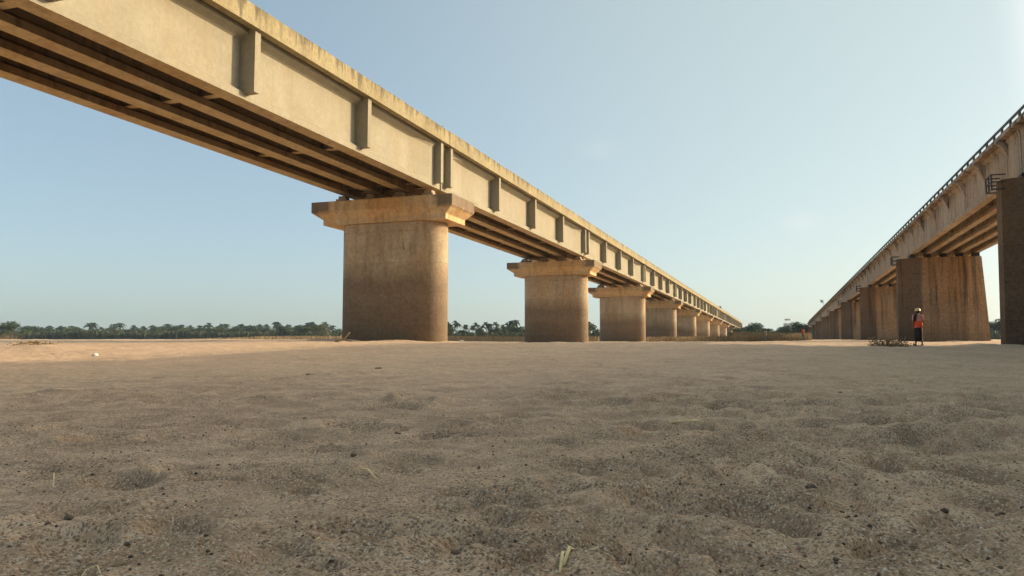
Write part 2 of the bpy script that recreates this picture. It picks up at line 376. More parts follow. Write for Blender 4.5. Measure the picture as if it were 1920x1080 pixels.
M['clod'] = plain('dark_dried_clod', (.15, .11, .08), var=.4, scale=80)
M['stone'] = plain('pale_stone', (.62, .54, .43), var=.25, scale=40)
M['white'] = plain('white_scrap', (.75, .73, .70), .5, .4, .08)
M['bark'] = plain('grey_brown_bark', (.15, .115, .085), var=.35, scale=5)

def leaf_mat(name, a, bb, sc=.6):
    m, nt, b = newmat(name, .65, .25)
    P = nd(nt, 'ShaderNodeNewGeometry').outputs['Position']
    L(nt, ramp(nt, noise(nt, P, sc, 4, .65), [(.3, a), (.7, bb)]), b.inputs['Base Color'])
    tr = nd(nt, 'ShaderNodeBsdfTranslucent'); L(nt, b.inputs['Base Color'].links[0].from_socket, tr.inputs[0])
    ms = nd(nt, 'ShaderNodeMixShader'); ms.inputs[0].default_value = .22
    out = nt.nodes['Material Output']; L(nt, b.outputs[0], ms.inputs[1]); L(nt, tr.outputs[0], ms.inputs[2]); L(nt, ms.outputs[0], out.inputs[0])
    return m
M['leaf'] = leaf_mat('broadleaf_foliage', (.026, .045, .018), (.07, .10, .038))
M['leaf2'] = leaf_mat('olive_foliage', (.055, .07, .03), (.13, .14, .055))
M['palm'] = leaf_mat('palm_fronds', (.022, .036, .02), (.06, .08, .04))
M['reed'] = leaf_mat('dry_reeds', (.17, .115, .06), (.34, .25, .13), .25)
M['scrub'] = leaf_mat('scrub', (.028, .04, .017), (.075, .085, .038), .08)
M['twig'] = plain('dry_twigs', (.22, .165, .10), var=.3)

# ------------------------------------------------------------------ ground
def build_ground():
    fov0, fov1 = R(-36), R(36)
    na, nb = 760, 90
    A = list(np.linspace(fov0, fov1, na)) + list(np.linspace(fov1, fov0 + 2 * math.pi, nb + 2)[1:-1])
    A = np.array(A); n = len(A)
    rr = [.45]
    while rr[-1] < 5000:
        r = rr[-1]
        k = .0058 if r < 12 else (.0085 if r < 60 else (.02 if r < 400 else .12))
        rr.append(r * (1 + k))
    rr = np.array(rr); m = len(rr)
    ang, rad = np.meshgrid(A, rr)
    th = ang - YAW
    X = np.sin(th) * rad; Y = np.cos(th) * rad
    Z = height(X.ravel(), Y.ravel())
    V = np.stack([X.ravel(), Y.ravel(), Z], 1)
    V = np.vstack([V, [[0, 0, EYE - .44]]])
    i = np.arange(m - 1)[:, None]; j = np.arange(n)[None, :]; k = (j + 1) % n
    q = np.stack([i * n + j, i * n + k, (i + 1) * n + k, (i + 1) * n + j], -1).reshape(-1, 4)[:, ::-1]
    me = bpy.data.meshes.new('ground')
    c = m * n
    tris = np.stack([np.full(n, c), (np.arange(n) + 1) % n, np.arange(n)], -1)
    nq, nt_ = len(q), len(tris)
    me.vertices.add(len(V)); me.vertices.foreach_set('co', V.ravel())
    me.loops.add(nq * 4 + nt_ * 3); me.loops.foreach_set('vertex_index', np.concatenate([q.ravel(), tris.ravel()]).astype(np.int32))
    me.polygons.add(nq + nt_)
    me.polygons.foreach_set('loop_start', np.concatenate([np.arange(nq) * 4, nq * 4 + np.arange(nt_) * 3]).astype(np.int32))
    me.update(calc_edges=True); me.validate()
    me.polygons.foreach_set('use_smooth', [True] * len(me.polygons))
    me.materials.append(M['sand'])
    o = bpy.data.objects.new('ground', me); col.objects.link(o)
    tag(o, 'dry sandy riverbed with footprints and lumps', kind='structure')
    # make sure it faces up
    if me.polygons[1000].normal.z < 0: me.flip_normals()
build_ground()

# ------------------------------------------------------------------ left bridge
LB = empty('concrete_bridge', (-18.45, 35.3, EYE))
tag(LB, 'pale concrete girder bridge on the left with sunlit side fins and hammerhead piers', 'bridge')
LS = 29.9
def prof_girder(cx, z0, z1, hb, ht, hw, fb=.22, ft=.14, bev=.14, bevt=.2):
    return [(cx - hb, z0), (cx + hb, z0), (cx + hb, z0 + fb), (cx + hw, z0 + fb + bev), (cx + hw, z1 - ft - bevt), (cx + ht, z1 - ft), (cx + ht, z1),
            (cx - ht, z1), (cx - ht, z1 - ft), (cx - hw, z1 - ft - bevt), (cx - hw, z0 + fb + bev), (cx - hb, z0 + fb)]
def girder_mb(cx, z0, z1, hb, ht, hw, Ls, **kw):
    st = [(.08, hb), (1.3, hb), (3.2, hw), (Ls - 3.2, hw), (Ls - 1.3, hb), (Ls - .08, hb)]
    m = MB(); rings = []
    for y, w_ in st:
        rings.append([(x, y, z) for x, z in prof_girder(cx, z0, z1, hb, ht, w_ - (.004 if w_ == hb else 0), **kw)])
    return m.loft(rings)
gx = [2.27, .67, -.93, -2.53]       # local to LB (x centre -18.45)
M['underdeck'] = concrete('stained_shaded_underdeck', (.13, .095, .055), (.19, .14, .085), (.16, .09, .04), (.05, .035, .025), .7, .6)  # stained concrete, with the gloom under the deck darkened into its colour
M['innerweb'] = concrete('shade_dark_inner_girder', (.22, .15, .08), (.28, .195, .105), (.22, .115, .045), (.08, .05, .03), .6, .6)  # darker copy of the girder concrete, shade between the webs painted in
me_out = girder_mb(0, 7.83, 10.1, .29, .40, .10, LS).mesh('girder', M['girder'])
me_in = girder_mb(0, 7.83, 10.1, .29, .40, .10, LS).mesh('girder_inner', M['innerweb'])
def under(me, mat):
    me.materials.append(mat)
    for p in me.polygons:
        if p.normal.z < -.95 and p.center.z < 8: p.material_index = 1
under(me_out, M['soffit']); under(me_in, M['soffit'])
fin_me = MB().box(0, .54, -.14, .14, 8.05, 10.098).mesh('side_fin', M['girder'])
dia = MB()
for a, b_ in ((gx[1], gx[0]), (gx[2], gx[1]), (gx[3], gx[2])):
    dia.box(a + .1, b_ - .1, -.15, .15, 8.1, 10.098)
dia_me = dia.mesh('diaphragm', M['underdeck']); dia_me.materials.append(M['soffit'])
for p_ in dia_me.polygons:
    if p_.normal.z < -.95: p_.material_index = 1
# deck slab per span: slab + drip edge
dk = MB()
dk.add([(-3.1, .02, 10.102), (3.0, .02, 10.102), (3.0, LS - .02, 10.102), (-3.1, LS - .02, 10.102), (-3.1, .02, 10.33), (3.0, .02, 10.33), (3.0, LS - .02, 10.33), (-3.1, LS - .02, 10.33)],
       [(0, 3, 2, 1), (4, 5, 6, 7), (0, 1, 5, 4), (1, 2, 6, 5), (2, 3, 7, 6), (3, 0, 4, 7)])
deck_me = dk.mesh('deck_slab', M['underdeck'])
par = MB()
ys = [.03 + (LS - .06) * i / 24 for i in range(25)]
rings = []
rg = random.Random(5)
for y in ys:
    t = rg.uniform(-.012, .012)
    rings.append([(2.79, y, 10.06), (3.06, y, 10.06), (3.06 + t * .4, y, 10.74 + t), (2.80, y, 10.76 + t)])
par.loft(rings); par_me = par.mesh('parapet', M['fascia'])
par2 = MB().box(-3.16, -2.9, .03, LS - .03, 10.06, 10.75).mesh('parapet_far', M['fascia'])
fy = [.6, 7.775, 14.95, 22.125, 29.3]
# pier: wall with semicircular ends
def stadium(x0, x1, r, n=28):
    p = []
    for i in range(n + 1):
        a = -math.pi / 2 + math.pi * i / n; p.append((x1 - r + r * math.cos(a), r * math.sin(a)))
    for i in range(n + 1):
        a = math.pi / 2 + math.pi * i / n; p.append((x0 + r + r * math.cos(a), r * math.sin(a)))
    return p
pl = stadium(-2.75, 2.85, 1.1)
pm = MB(); pm.loft([[(x, y, z) for x, y in pl] for z in (-2.0, 0, 2, 4, 6.14)])
pier_me = pm.mesh('pier', M['pier'], smooth=False)
cm = MB()
def rect(x0, x1, hy, z): return [(x0, -hy, z), (x1, -hy, z), (x1, hy, z), (x0, hy, z)]
cm.loft([rect(-3.35, 3.4, 1.22, 0), rect(-3.35, 3.4, 1.22, .27), rect(-3.92, 3.82, 1.45, .64), rect(-3.92, 3.82, 1.45, 1.17)])
cap_me = cm.mesh('pier_cap', M['cap'])
ped_me = MB().box(-.3, .3, -.28, .28, 0, .2).box(-.2, .2, -.2, .2, .2, .358).mesh('bearing', M['pad'])
for i in range(-3, 10):
    y0 = i * LS + LS - LS  # span starts at joint i
    for k, x in enumerate(gx):
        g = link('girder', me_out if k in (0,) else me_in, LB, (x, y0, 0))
        if k == 0:
            for f_ in fy: link('side_fin', fin_me, g, (.11, f_, 0))
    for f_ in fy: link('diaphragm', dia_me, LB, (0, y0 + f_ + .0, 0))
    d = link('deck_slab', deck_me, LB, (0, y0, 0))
    link('parapet', par_me, d, (0, 0, 0)); link('parapet', par2, d, (0, 0, 0))
for i in range(-2, 11):
    y0 = i * LS
    p = link('pier', pier_me, LB, (0.05, y0, 0))
    c = link('pier_cap', cap_me, p, (-.05, 0, 6.16))
    bv = c.modifiers.new('bevel', 'BEVEL'); bv.width = .03; bv.segments = 2
    if i <= 3:
        for x in gx:
            for s_ in (-.62, .62): link('bearing', ped_me, c, (x, s_, 1.172))
# far abutment and approach bank
ab = MB().box(-3.4, 3.4, 9.98 * LS + 1.2, 9.98 * LS + 3.5, -1, 10.05); ab.build('abutment', M['pier'], LB)

# ------------------------------------------------------------------ right bridge
RB = empty('old_concrete_bridge', (11.95, 37.0, EYE))
tag(RB, 'dark weathered concrete bridge on the right with steel railing and bracketed deck', 'bridge')
RS = 30.75
rgx = [-2.2, -1.1, 0, 1.1, 2.2]
def rg_mb(): return girder_mb(0, 7.2, 9.08, .19, .24, .085, RS, fb=.2, ft=.1, bev=.1, bevt=.12)
rg_me = rg_mb().mesh('girder', M['old'])
br = MB()
n_ = 7
arc = []
for i in range(n_ + 1):
    a = math.pi / 2 * i / n_
    arc.append((-.60 + .60 * math.sin(a) * 1.0, 9.078 - .12 - .95 * (1 - math.cos(a)) ))
# curved cantilever bracket: thin at the edge, deep at the web
pts = [(-.60, 9.078)] + [(-.60, 8.95)] + [(-.60 + .52 * (j / 6.0), 8.95 - .85 * (j / 6.0) ** 1.9) for j in range(1, 7)] + [(-.08, 9.078)]
br.loft([[(x, y, z) for x, z in pts] for y in (-.11, .11)])
br_me = br.mesh('deck_bracket', M['old'])
brm = MB().loft([[(-x, y, z) for x, z in pts] for y in (-.11, .11)]).mesh('deck_bracket_far', M['old'])
rd = MB()
rd.loft([[(-2.72, y, 9.09), (-2.72, y, 9.27), (-2.35, y, 9.33), (2.35, y, 9.33), (2.72, y, 9.27), (2.72, y, 9.09)] for y in (.02, RS - .02)])
rd_me = rd.mesh('deck_slab', M['old'])
rdia = MB()
for a, b_ in zip(rgx[:-1], rgx[1:]): rdia.box(a + .09, b_ - .09, -.1, .1, 7.5, 9.078)
rdia_me = rdia.mesh('diaphragm', M['old'])
# railing
def rail_mb():
    m = MB()
    for x in (-2.2, 2.3):
        m.box(x - .035, x + .035, .0, RS, 9.95, 10.05); m.box(x - .03, x + .03, .0, RS, 9.60, 9.66)
    return m
rail_me = rail_mb().mesh('railing', M['railpaint'])
post_me = MB().box(-.045, .045, -.05, .05, 9.33, 9.99).mesh('railing_post', M['railpaint'])
pitch_ = RS / 22
allp = MB(); 
# old pier: long wall with pointed cutwaters, slightly battered
def cut(dx, hy, z):
    t = dx
    return [(-3.26 - t * .25, -.4, z), (-1.75, -hy, z), (1.35, -hy, z), (2.5 + t, -.5, z), (2.5 + t, .5, z), (1.35, hy, z), (-1.75, hy, z), (-3.26 - t * .25, .4, z)]
op = MB(); op.loft([cut(.75, 1.35, -3), cut(.4, 1.2, 0), cut(.0, 1.02, 6.9)])
op_me = op.mesh('pier', M['oldpier'])
rbr = MB().box(-.17, .17, -.2, .2, 0, .29).mesh('bearing', M['steel'])
cg = MB()
def bar(m, a, b_, r=.028): m.tube([a, b_], r, 5)
for z in (6.50, 6.80, 7.10):
    bar(cg, (-3.62, -.45, z), (-3.62, .45, z)); bar(cg, (-3.62, -.45, z), (-3.1, -.45, z)); bar(cg, (-3.62, .45, z), (-3.1, .45, z))
for x, y in ((-3.62, -.45), (-3.62, 0), (-3.62, .45)): bar(cg, (x, y, 6.46), (x, y, 7.13), .035)
cg_me = cg.mesh('inspection_cage', M['steel'])
bracket_y = [RS * (k + .5) / 7 for k in range(7)]
nbr = 0
farb = MB()
for i in range(-3, 9):
    y0 = i * RS
    for k, x in enumerate(rgx):
        link('girder', rg_me, RB, (x, y0, 0))
    for f_ in (.5, RS / 3, 2 * RS / 3, RS - .5): link('diaphragm', rdia_me, RB, (0, y0 + f_, 0))
    d = link('deck_slab', rd_me, RB, (0, y0, 0))
    r_ = link('railing', rail_me, d, (0, 0, 0))
    for k in range(22):
        y = (k + .5) * pitch_
        if -1 <= i <= 2:
            link('railing_post', post_me, r_, (-2.2, y, 0)) if (y0 + y > -22) else None
        else: allp.box(-2.245, -2.155, y0 + y - .05, y0 + y + .05, 9.33, 9.99)
        allp.box(2.255, 2.345, y0 + y - .05, y0 + y + .05, 9.33, 9.99)
    for by in bracket_y:
        if i >= -1: link('deck_bracket', br_me, d, (-2.2, by, 0))
tag(allp.build('railing_post', M['railpaint'], RB), kind='stuff')
for i in range(-2, 10):
    p = link('pier', op_me, RB, (0, i * RS, 0))
    link('inspection_cage', cg_me, p, (0, 0, 0))
    for x in rgx:
        for s_ in (-.4, .4): link('bearing', rbr, p, (x, s_, 6.905)) if i < 5 else None

# ------------------------------------------------------------------ trees
def leafcloud(m, c, r, n, size, rn, sq=(1, 1, 1)):
    for _ in range(n):
        while True:
            p = Vector((rn.uniform(-1, 1), rn.uniform(-1, 1), rn.uniform(-1, 1)))
            if .25 < p.length < 1: break
        p = Vector((c[0] + p.x * r * sq[0], c[1] + p.y * r * sq[1], c[2] + p.z * r * sq[2]))
        u = Vector((rn.gauss(0, 1), rn.gauss(0, 1), rn.gauss(0, .6))).normalized()
        v = u.cross(Vector((rn.gauss(0, 1), rn.gauss(0, 1), rn.gauss(0, 1)))).normalized()
        s_ = size * rn.uniform(.6, 1.4)
        m.add([p - u * s_, p - v * s_ * .5, p + u * s_, p + v * s_ * .5], [(0, 1, 2, 3)])
def broad(seed, h, wd, mat, lump=9, leaves=170, size=None):
    rn = random.Random(seed); root = empty('broadleaf_tree')
    t = MB(); t.tube([(0, 0, -.5), (.05 * h, 0, h * .2), (.0, .03 * h, h * .5)], [h * .04, h * .03, h * .015], 7)
    m = MB(); size = size or h * .035
    for k in range(lump):
        a = rn.uniform(0, 6.28); q = rn.uniform(.1, 1) ** .7; zz = rn.uniform(.32, .92)
        rad = wd * .5 * q * (1 - abs(zz - .5) * 1.0)
        c = (math.cos(a) * rad, math.sin(a) * rad, h * zz * .95); r = h * rn.uniform(.12, .22)
        t.tube([(0, 0, h * .35), (c[0] * .5, c[1] * .5, h * .35 + (c[2] - h * .35) * .6), c], [h * .014, h * .01, h * .004], 5)
        m.blob(c, r * .55, seed + k, 1, .4)
        leafcloud(m, c, r * 1.25, leaves, size, rn, (1.15, 1.15, .85))
    t.build('trunk', M['bark'], root); m.build('crown', mat, root, recalc=False)
    return root
def palm(seed, h):
    rn = random.Random(seed); root = empty('coconut_palm')
    lean = rn.uniform(-.08, .08)
    tp = Vector((lean * h, lean * h * .5, h * .84))
    t = MB(); t.tube([(0, 0, -.5), (lean * .3 * h, 0, h * .4), tp], [.22, .16, .12], 6); t.build('trunk', M['bark'], root)
    m = MB(); nf = 22
    for k in range(nf):
        a = 2 * math.pi * k / nf + rn.uniform(-.15, .15); el = rn.uniform(-.5, 1.45); ln = h * .33 * rn.uniform(.85, 1.15)
        pts = []
        for q in range(6):
            s_ = q / 5
            pts.append(tp + Vector((math.cos(a) * math.cos(el) * ln * s_, math.sin(a) * math.cos(el) * ln * s_, math.sin(el) * ln * s_ - ln * .75 * s_ * s_)))
        sd_ = Vector((-math.sin(a), math.cos(a), 0))
        for q in range(5):
            w0 = ln * .17 * math.sin(math.pi * (.18 + .8 * q / 5)); w1 = ln * .17 * math.sin(math.pi * (.18 + .8 * (q + 1) / 5)) * .9
            for s2 in (-1, 1):
                dr = Vector((0, 0, -.55))
                m.add([pts[q], pts[q + 1], pts[q + 1] + (sd_ * s2 + dr) * w1, pts[q] + (sd_ * s2 + dr) * w0], [(0, 1, 2, 3)])
    m.build('crown', M['palm'], root, recalc=False)
    return root

def place_px(x, D):
    """world X,Y of a spot D metres away (along the view) under photo column x"""
    p = Fv * 1.0; hx = Vector((-math.sin(YAW), math.cos(YAW), 0)) * D + Rv * (D * (x - 960) / 1470 * 1.0)
    return hx.x, hx.y
protos = {'palm': [palm(s, 10) for s in (1, 2, 3, 4)], 'tree': [broad(s, 8, 8, M['leaf'], 12, 200) for s in (11, 12, 13)], 'olive': [broad(s, 8, 9, M['leaf2'], 10, 170) for s in (21, 22)]}
used = {k: [0] * len(v) for k, v in protos.items()}
def put_tree(kind, x, D, top_row, label, cat, group, rn, wide=1.0):
    k = rn.randrange(len(protos[kind]))
    src = protos[kind][k]
    o = src if used[kind][k] == 0 else copy_tree(src); used[kind][k] += 1
    X, Y = place_px(x, D); gz = bz(X, Y)
    top = EYE + (652 - top_row) * D / 1470
    h = max(2.0, top - gz); base = 10 * 1.02 if kind == 'palm' else 8 * 1.02
    s_ = h / base
    o.location = (X, Y, gz - .1); o.scale = (s_ * wide, s_ * wide, s_); o.rotation_euler = (0, 0, rn.uniform(0, 6.28))
    tag(o, label, cat, group)
    return o
rn = random.Random(42)
# left tree line x 0..640
put_tree('tree', 22, 330, 602, 'big round dark tree at the far left end of the treeline', 'tree', None, rn, 1.6)
G1 = 'treeline beyond the sunlit sand on the left'
for i in range(50):
    x = -60 + 700 * i / 50 + rn.uniform(-6, 6)
    if 0 < x < 45: continue
    top = rn.choice([604, 606, 608, 609, 611, 613]) if x > 150 else rn.choice([610, 612, 613])
    put_tree('palm', x, rn.uniform(430, 520), top - (4 if x > 350 else 2), 'distant coconut palm rising from the treeline left of the nearest pier', 'palm tree', 'coconut palms in the left treeline', rn, 1.1)
for i in range(48):
    x = -60 + 710 * i / 48 + rn.uniform(-5, 5)
    if -5 < x < 48: continue
    kind = 'tree' if rn.random() < .65 else 'olive'
    put_tree(kind, x, rn.uniform(380, 430), rn.uniform(610, 618), 'distant bushy dark green tree in the treeline left of the nearest pier', 'tree', 'broadleaf trees in the left treeline', rn, 1.55)
for x, tp in ((530, 608), (565, 609), (598, 604)):
    put_tree('olive' if x == 598 else 'tree', x, 340, tp, {530: 'rounded dark tree standing in front of the left treeline', 565: 'dark green tree between two rounded trees left of the nearest pier', 598: 'lighter olive green tree just left of the nearest pier'}[x], 'tree', None, rn, 1.1)
# between piers 1 and 2
for x, tp in ((838, 600), (856, 598), (873, 606), (886, 608), (893, 602), (912, 600), (918, 604), (930, 600), (950, 603), (957, 597), (970, 596), (1103, 600), (1112, 603), (845, 606), (905, 608), (942, 606)):
    put_tree('palm', x, rn.uniform(290, 320), tp, 'coconut palm with feathery crown seen between the two nearest left piers' if x < 980 else 'coconut palm seen in the narrow gap right of the second left pier', 'palm tree', 'coconut palms behind the left bridge' if x < 980 else 'palms in the gap by the second pier', rn, 1.0)
for x, tp in ((842, 612), (866, 618), (897, 614), (925, 613), (948, 611), (968, 610), (880, 620), (935, 618), (1106, 608), (984, 612), (1060, 612)):
    put_tree('tree', x, rn.uniform(270, 290), tp, 'dark bushy tree below the palms between the two nearest left piers' if x < 975 else 'dark bushy tree partly hidden behind the second left pier', 'tree', 'bushy trees behind the left bridge' if x < 975 else 'trees hidden by the second pier', rn, 1.2)
# centre gap
for x, tp, D, kd, lb in ((1400, 609, 262, 'tree', 'rounded green tree hiding the far end of the left bridge'), (1410, 605, 300, 'tree', 'taller green tree behind the far end of the left bridge'),
                     (1386, 614, 245, 'tree', 'small green tree under the far end of the left bridge'), (1437, 615, 330, 'tree', 'low dark tree at the middle of the gap between the bridges'),
                     (1452, 617, 340, 'olive', 'low olive tree right of the middle of the gap between the bridges'), (1470, 609, 320, 'tree', 'dark tree under the water tank'),
                     (1486, 612, 320, 'olive', 'olive tree right of the water tank'), (1503, 602, 300, 'tree', 'tree rising at the far end of the right bridge'),
                     (1515, 612, 290, 'tree', 'dark tree tucked below the far end of the right bridge'), (1424, 618, 350, 'olive', 'small pale tree right of the end of the left bridge')):
    put_tree(kd, x, D, tp, lb, 'tree', None, rn, 1.6)
for x, tp in ((1861, 606), (1866, 598), (1852, 610), (1874, 603)):
    put_tree('tree', x, 210, tp, 'bluish tree seen through the gap beside the dark near pier on the right', 'tree', 'trees seen through the right bridge', rn, 1.4)
for x, tp in ((1700, 612), (1760, 612), (1640, 612), (1950, 604), (2020, 602), (2100, 600), (2200, 600), (-150, 608), (-220, 606), (-300, 604)):
    put_tree('tree', x, 300 if x > 1000 else 380, tp, 'background tree on the far bank outside the open gaps', 'tree', 'far bank trees hidden or beside the view', rn, 1.6)
# unseen grove, added beyond the old bridge to throw shade over the near sand
gp = [broad(s, 12.6, 12, M['leaf'], 34, 330, .38) for s in (61, 62)]
gi = 0
for (x, y) in ((25, 14), (24, 20), (25, 26), (24, 32), (25, 38), (27, 17), (27, 24), (28, 30), (28, 36), (25, 8), (26, 43), (24, 2), (32, 16), (32, 25), (32, 34), (31, 43), (32, 8)):
    o = gp[gi] if gi < 2 else copy_tree(gp[gi % 2]); gi += 1
    o.location = (x, y, bz(x, y) - .1); o.rotation_euler = (0, 0, rn.uniform(0, 6.28)); s_ = rn.uniform(.97, 1.08) * (1.25 if x > 30 else 1); o.scale = (s_,) * 3
    tag(o, 'large leafy tree added out of view beyond the dark bridge to shade the sand', 'tree', 'added shade grove beyond the old bridge')

# ------------------------------------------------------------------ reeds, scrub (uncountable)
def strip(name, mat, x0, x1, D0, D1, n, hmin, hmax, label, cat, wfac=.25, seed=1, blades=True):
    rn = random.Random(seed); m = MB()
    for _ in range(n):
        D = rn.uniform(D0, D1); x = x1 - (x1 - x0) * rn.random() ** (1.0 if name != 'dry_grass' else 1.8); X, Y = place_px(x, D); z = bz(X, Y) - .1
        h = rn.uniform(hmin, hmax) * (1 + .35 * mnoise.noise(Vector((X * .08, Y * .08, 2))))
        if name == 'dry_grass': h *= min(1, max(.12, (x - 260) / 260))
        a = rn.uniform(0, 3.14); wd = h * wfac * rn.uniform(.6, 1.3); u = Vector((math.cos(a), math.sin(a), 0)) * wd; ln = Vector((rn.gauss(0, .12), rn.gauss(0, .12), 1)) * h
        p = Vector((X, Y, z))
        m.add([p - u * .5, p + u * .5, p + u * .6 + ln * .7, p + ln, p - u * .5 + ln * .65], [(0, 1, 2, 3, 4)])
    o = m.build(name, mat, recalc=False); tag(o, label, cat, kind='stuff'); return o
strip('dry_reeds', M['reed'], 640, 1400, 105, 150, 26000, .45, .95, 'tan dry reeds growing in a band behind the left piers', 'reeds', .09, 1)
strip('dry_reeds', M['reed'], 1375, 1520, 98, 135, 14000, .6, 1.3, 'brown dry reeds between the far ends of the bridges', 'reeds', .07, 2)
strip('dry_grass', M['reed'], -120, 660, 190, 240, 14000, .5, 1.2, 'thin tan grass along the edge of the left sand', 'grass', .14, 3)
strip('scrub', M['scrub'], -80, 660, 350, 395, 30000, 1.4, 4.2, 'low green scrub at the foot of the left treeline', 'scrub', .3, 4)
strip('scrub', M['scrub'], 640, 1520, 240, 262, 20000, .8, 2.6, 'low dark scrub under the trees behind the left bridge', 'scrub', .3, 5)

strip('scrub', M['scrub'], 1690, 2300, 196, 212, 9000, .6, 2.4, 'low scrub on the far bank seen through the gap in the right bridge', 'scrub', .3, 8)
def bush(x, D, h, wd, n, mat, label, twig=True, seed=1, leaves=0):
    rn = random.Random(seed); X, Y = place_px(x, D); root = empty('dry_bush', (X, Y, bz(X, Y) - .03)); m = MB()
    for _ in range(n):
        a = rn.uniform(0, 6.28); q = rn.random() ** .5 * wd * .5; bx, by = math.cos(a) * q, math.sin(a) * q
        p = Vector((bx, by, 0)); d = Vector((math.cos(a) * .5 + rn.gauss(0, .4), math.sin(a) * .5 + rn.gauss(0, .4), rn.uniform(.5, 1.2))).normalized()
        pts = [p]; l_ = h * rn.uniform(.5, 1.1) / 3
        for k in range(3): d = (d + Vector((rn.gauss(0, .3), rn.gauss(0, .3), rn.gauss(0, .15)))).normalized(); pts.append(pts[-1] + d * l_)
        m.tube(pts, [.012, .009, .007, .004], 4)
    m.build('twigs', M['twig'], root)
    if leaves:
        lv = MB()
        for _ in range(leaves):
            a = rn.uniform(0, 6.28); q = rn.random() ** .5 * wd * .55
            leafcloud(lv, (math.cos(a) * q, math.sin(a) * q, h * rn.uniform(.1, .8)), .12, 1, .05, rn)
        lv.build('foliage', mat, root, recalc=False)
    tag(root, label, 'bush'); return root
bush(1662, 30.0, .38, 1.15, 120, M['reed'], 'low dry twiggy bush on the sand left of the walking person', seed=5, leaves=260)
bush(1700, 30.5, .16, .9, 60, M['reed'], 'flat tuft of dry weeds at the feet of the walking person', seed=6, leaves=90)
bush(-2, 150, 1.6, 7.5, 260, M['scrub'], 'dark low bush at the left edge of the lit sand', seed=7, leaves=1500)

# dead branch at the foot of the first pier
X, Y = place_px(648, 34.2); db = empty('dead_branch', (X, Y, bz(X, Y)))
m = MB(); m.tube([(-.5, 0, .02), (-.1, .05, .12), (.2, .0, .4)], [.05, .04, .03], 6); m.tube([(-.1, .05, .1), (.15, -.1, .06), (.4, -.15, .02)], [.035, .03, .02], 5); m.tube([(-.3, 0, .05), (-.25, .1, .2)], [.03, .015], 5)
m.build('wood', M['deadwood'], db); tag(db, 'dead branch leaning at the left foot of the nearest pier', 'branch')

# ------------------------------------------------------------------ small things on the sand
def single(name, mb, mat, px, py, label, cat, sink=0, group=None, smooth=True):
    X, Y = px_ground(px, py); o = mb.build(name, mat, smooth=smooth); o.location = (X, Y, hz(X, Y) - sink)
    tag(o, label, cat, group); return o
def clod(px, py, wpx, label, seed, mat='clod', flat=.6, name='dirt_clod', cat='clod'):
    X, Y = px_ground(px, py); D = Fv.dot(Vector((X, Y, 0))); r = .8 * wpx * D / 1470 / 2
    m = MB().blob((0, 0, r * flat * .5), r, seed, 2, .38, (1, .8, flat))
    o = m.build(name, M[mat], smooth=True); o.location = (X, Y, hz(X, Y) - r * .22); o.rotation_euler = (0, 0, seed); tag(o, label, cat); return o
clod(745, 815, 17, 'black clod alone on smooth sand below the nearest pier', 1, flat=.45)
clod(581, 705, 32, 'flat dark clump of debris left of the nearest pier foot', 2, flat=.3)
clod(709, 693, 14, 'small dark clod on the sand in front of the nearest pier', 3, flat=.4)
clod(663, 852, 18, 'dark crumbled clod left of a thin straw', 4, flat=.6)
clod(130, 983, 22, 'dark oval clod near the lower left', 5)
clod(88, 997, 20, 'round brown clod, lower left of the oval one', 6)
clod(238, 1031, 16, 'dark clod right of the brown pebble at lower left', 7)
clod(225, 1052, 30, 'brown pebble half buried at lower left', 8, 'deadwood', .5, 'pebble', 'pebble')
clod(600, 1062, 18, 'dark lump at the bottom edge left of centre', 9)
clod(856, 1041, 22, 'black jagged lump at the bottom centre', 10)
clod(940, 976, 14, 'dark crumb below the leaf in a hollow', 11)
clod(1228, 991, 12, 'small dark crumb left of the big hollow', 12)
clod(1523, 944, 24, 'dark lump inside the deep footprint at right', 13)
clod(1780, 1035, 20, 'dark brown lump near the lower right corner', 14)
clod(1697, 1055, 18, 'dark lump between the lower right corner and the straw', 15)
clod(1878, 968, 14, 'dark crumb near the right edge', 16)
clod(1568, 1066, 16, 'grey dark pebble on the bottom edge at right', 17)
clod(1574, 735, 12, 'small black clod on the sand far right', 18, flat=.4)
clod(1830, 815, 22, 'dark clod in a hollow toward the right edge', 19, flat=.5)
clod(447, 1050, 7, 'tiny white chip in the gravel at the bottom left', 20, 'white', .8, 'shell_chip', 'chip')
clod(1840, 995, 10, 'small flat white chip near the right edge', 21, 'white', .4, 'shell_chip', 'chip')
clod(1518, 1052, 7, 'tiny yellow pebble at the bottom', 22, 'straw', .7, 'pebble', 'pebble')
clod(178, 667, 13, 'white rounded stone on the sunlit sand', 23, 'white', .7, 'stone', 'stone')
clod(338, 664, 9, 'small pale stone on sunlit sand right of the white one', 24, 'stone', .6, 'stone', 'stone')
clod(112, 649, 9, 'pale stone behind the weedy mound', 25, 'stone', .6, 'stone', 'stone')
clod(866, 640.5, 14, 'pale heap of rubble between the two nearest left piers', 26, 'stone', .5, 'rubble_heap', 'rubble')
clod(699, 640, 4, 'small white scrap at the foot of the nearest pier', 27, 'white', .8, 'scrap', 'scrap')
# weedy mound on lit sand
bush(70, 26, .13, 1.3, 60, M['reed'], 'low weedy tuft on the sunlit sand at left', seed=9, leaves=260)

